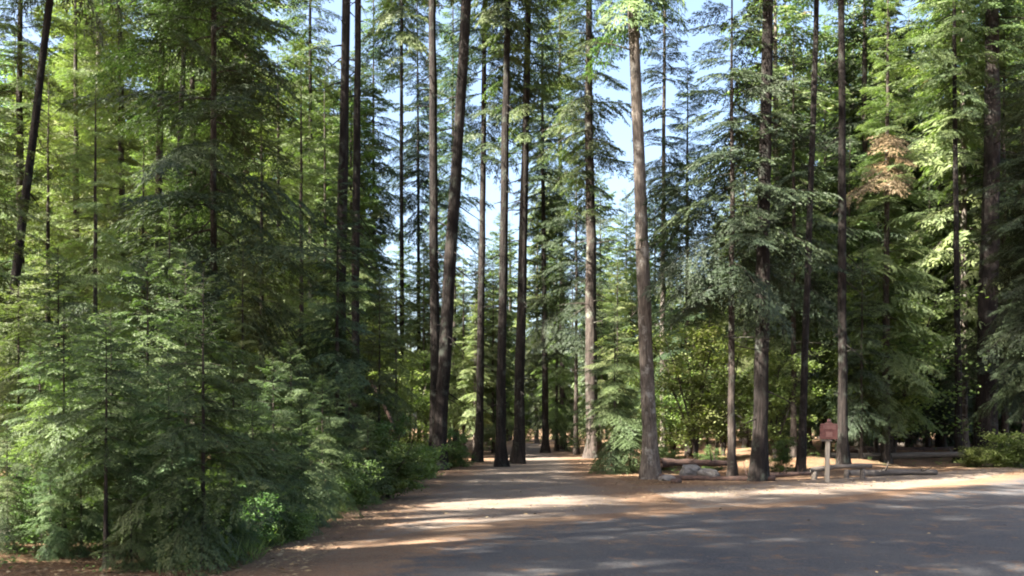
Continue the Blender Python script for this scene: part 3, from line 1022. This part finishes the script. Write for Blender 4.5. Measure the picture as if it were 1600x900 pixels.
def blob(name, px, D, sx, sy, sz, seed, mat, label, cat, group=None):
    rg = np.random.default_rng(seed)
    nu, nv = 22, 14
    ph = np.linspace(0, 2 * np.pi, nu, endpoint=False)
    th = np.linspace(.03, np.pi - .03, nv)
    Pm, Tm = np.meshgrid(ph, th)
    d = np.stack([np.sin(Tm) * np.cos(Pm), np.sin(Tm) * np.sin(Pm), np.cos(Tm)], -1)
    r = np.ones(Pm.shape)
    for _ in range(14):
        n = rg.normal(0, 1, 3)
        n /= np.linalg.norm(n)
        r = np.minimum(r, rg.uniform(.72, .98) / np.maximum(.25, (d @ n)))
    r *= 1 + .03 * rg.standard_normal(r.shape)
    V = (d * r[..., None] * np.array([sx, sy, sz])).reshape(-1, 3)
    Q = []
    for a_ in range(nv - 1):
        for b in range(nu):
            Q.append([a_ * nu + b, (a_ + 1) * nu + b, (a_ + 1) * nu + (b + 1) % nu, a_ * nu + (b + 1) % nu])
    V = np.vstack([V, [[0, 0, sz * .9]]])
    for b in range(0, nu, 2):
        Q.append([len(V) - 1, b, (b + 1) % nu, (b + 2) % nu])
    o = link(name, mesh_from(name, V, Q, M[mat], smooth=False))
    x = at(px, D)
    o.location = (x, D, float(ground_z(x, D)) + sz * .35)
    o.rotation_euler = (0, 0, seed)
    return tag(o, label, cat, group)


G_R = 'rocks by the pale trunk'
blob('rock', 1078, 28.2, .55, .4, .30, 1, 'rock', 'larger pale rock between the pale trunk and thin stem', 'rock', G_R)
blob('rock', 1106, 27.8, .42, .35, .22, 2, 'rock', 'flat pale rock beside the larger one, nearer the thin stem', 'rock', G_R)
blob('rock', 1042, 26.6, .26, .2, .14, 3, 'rock', 'small pale rock close to the pale trunk foot', 'rock', G_R)
blob('rock', 1056, 25.6, .2, .16, .11, 4, 'darkwood', 'small dark rock in front of the pale rocks', 'rock', G_R)

# rotten stump among the saplings
rg = np.random.default_rng(77)
DT = 12.0
parts = [tube(np.array([[0, 0, -.1], [0, 0, .08], [0, 0, .25], [.01, 0, .42], [.02, .0, .5], [.02, 0, .40]]), [.36, .30, .26, .25, .20, .08], 14, rg, .09)]
for q in range(6):
    aa = q * 1.05 + .3
    parts.append(tube(np.array([[.2 * math.cos(aa), .2 * math.sin(aa), .12], [.4 * math.cos(aa), .4 * math.sin(aa), .03], [.6 * math.cos(aa), .6 * math.sin(aa), -.06]]), [.09, .07, .03], 6, rg, .08))
o = link('stump', mesh_from('stump', *join(parts), M['darkwood'], smooth=True))
o.location = (at(222, DT), DT, float(ground_z(at(222, DT), DT)))
tag(o, 'dark reddish rotten stump among the saplings', 'stump')
DT = 22.5
o = link('stump', mesh_from('stump', *tube(np.array([[0, 0, -.1], [0, 0, .2], [0, 0, .8], [.02, 0, 1.6], [.03, 0, 2.1], [.03, 0, 1.95]]), [.36, .27, .24, .22, .15, .05], 14, rg, .09), M['redbark'], smooth=True))
o.location = (at(538, DT), DT, float(ground_z(at(538, DT), DT)))
tag(o, 'tall broken brown stump behind the bushy dark sapling', 'stump')

# ------------------------------------------------------------------ litter, grass and undergrowth: nobody could count them
rg = np.random.default_rng(21)


def scatter(n, fn):
    P = []
    while len(P) < n:
        x, y = fn()
        P.append((x, y))
    P = np.array(P)
    return np.column_stack([P, ground_z(P[:, 0], P[:, 1])])


def litter_pos():
    while True:
        D = 9 + 34 * rg.random() ** 1.3
        x = at(rg.uniform(-40, 1640), D)
        ye = 20.5 + (x - 3) * .8
        on = (x > -2.3) and (D < ye - 2.2) and not (-3 < x < 3 and D > 20)
        if on and rg.random() < .992:
            continue
        if (-2 < x < 3) and rg.random() < .7:
            continue
        return x, D


P = scatter(34000, litter_pos)
n = len(P)
P[:, 2] += .018
ph = rg.random(n) * 6.28
d = np.stack([np.cos(ph), np.sin(ph), rg.uniform(-.05, .25, n)], 1)
nr = rg.normal(0, .3, (n, 3)) + [0, 0, 1]
nr /= np.linalg.norm(nr, axis=1)[:, None]
ln = rg.uniform(.03, .10, n)
D4 = diamonds(P, d, ln, ln * rg.choice([.10, .12, .16, .45], n), nr).reshape(-1, 3)
o = link('forest_litter', mesh_from('forest_litter', D4, np.arange(len(D4)).reshape(-1, 4), M['litter'], np.repeat(rg.random(n), 4)))
tag(o, 'dry needles, twigs and dead leaves strewn over the ground', 'litter', kind='stuff')


def under_pos():
    while True:
        D = 9.5 + 60 * rg.random() ** 1.2
        x = at(rg.uniform(-40, 1640), D)
        ye = 23.6 + (x - 3) * .8
        if x < -3.3 - .15 * rg.random():
            if rg.random() < .75:
                return x, D
            continue
        if x > 4.2 and D > ye + 1.5 and rg.random() < .45:
            return x, D


P = scatter(1100, under_pos)
cl, rd = [], []
for p in P:
    cl.append(p + [0, 0, .10])
    rd.append(rg.uniform(.08, .3))
LV, T = leaf_cloud(cl, rd, 26, .05, rg, .8)
LV[:, 2] = np.maximum(LV[:, 2], ground_z(LV[:, 0], LV[:, 1]) + .01)
o = link('undergrowth', mesh_from('undergrowth', LV, np.arange(len(LV)).reshape(-1, 4), M['shrub'], T))
tag(o, 'low leafy ground cover under the trees', 'undergrowth', kind='stuff')


def grass_pos():
    D = rg.uniform(10, 34)
    return -3.15 - abs(rg.normal(0, .5)) - .1 * math.sin(D * 2.1), D


P = scatter(420, grass_pos)
B = []
TT = []
for p in P:
    k = rg.integers(8, 18)
    b = p + np.column_stack([rg.normal(0, .07, (k, 2)), np.full(k, -.01)])
    dd = rg.normal(0, .45, (k, 3)) + [0, 0, 1]
    dd /= np.linalg.norm(dd, axis=1)[:, None]
    nn = rg.normal(0, 1, (k, 3))
    nn[:, 2] *= .2
    nn /= np.linalg.norm(nn, axis=1)[:, None]
    B.append(diamonds(b, dd, rg.uniform(.12, .38, k), np.full(k, .014), nn).reshape(-1, 3))
    TT.append(np.repeat(rg.uniform(.3, 1, k), 4))
LV = np.concatenate(B)
o = link('grass', mesh_from('grass', LV, np.arange(len(LV)).reshape(-1, 4), M['broad'], np.concatenate(TT)))
tag(o, 'grass blades along the edge of the path', 'grass', kind='stuff')
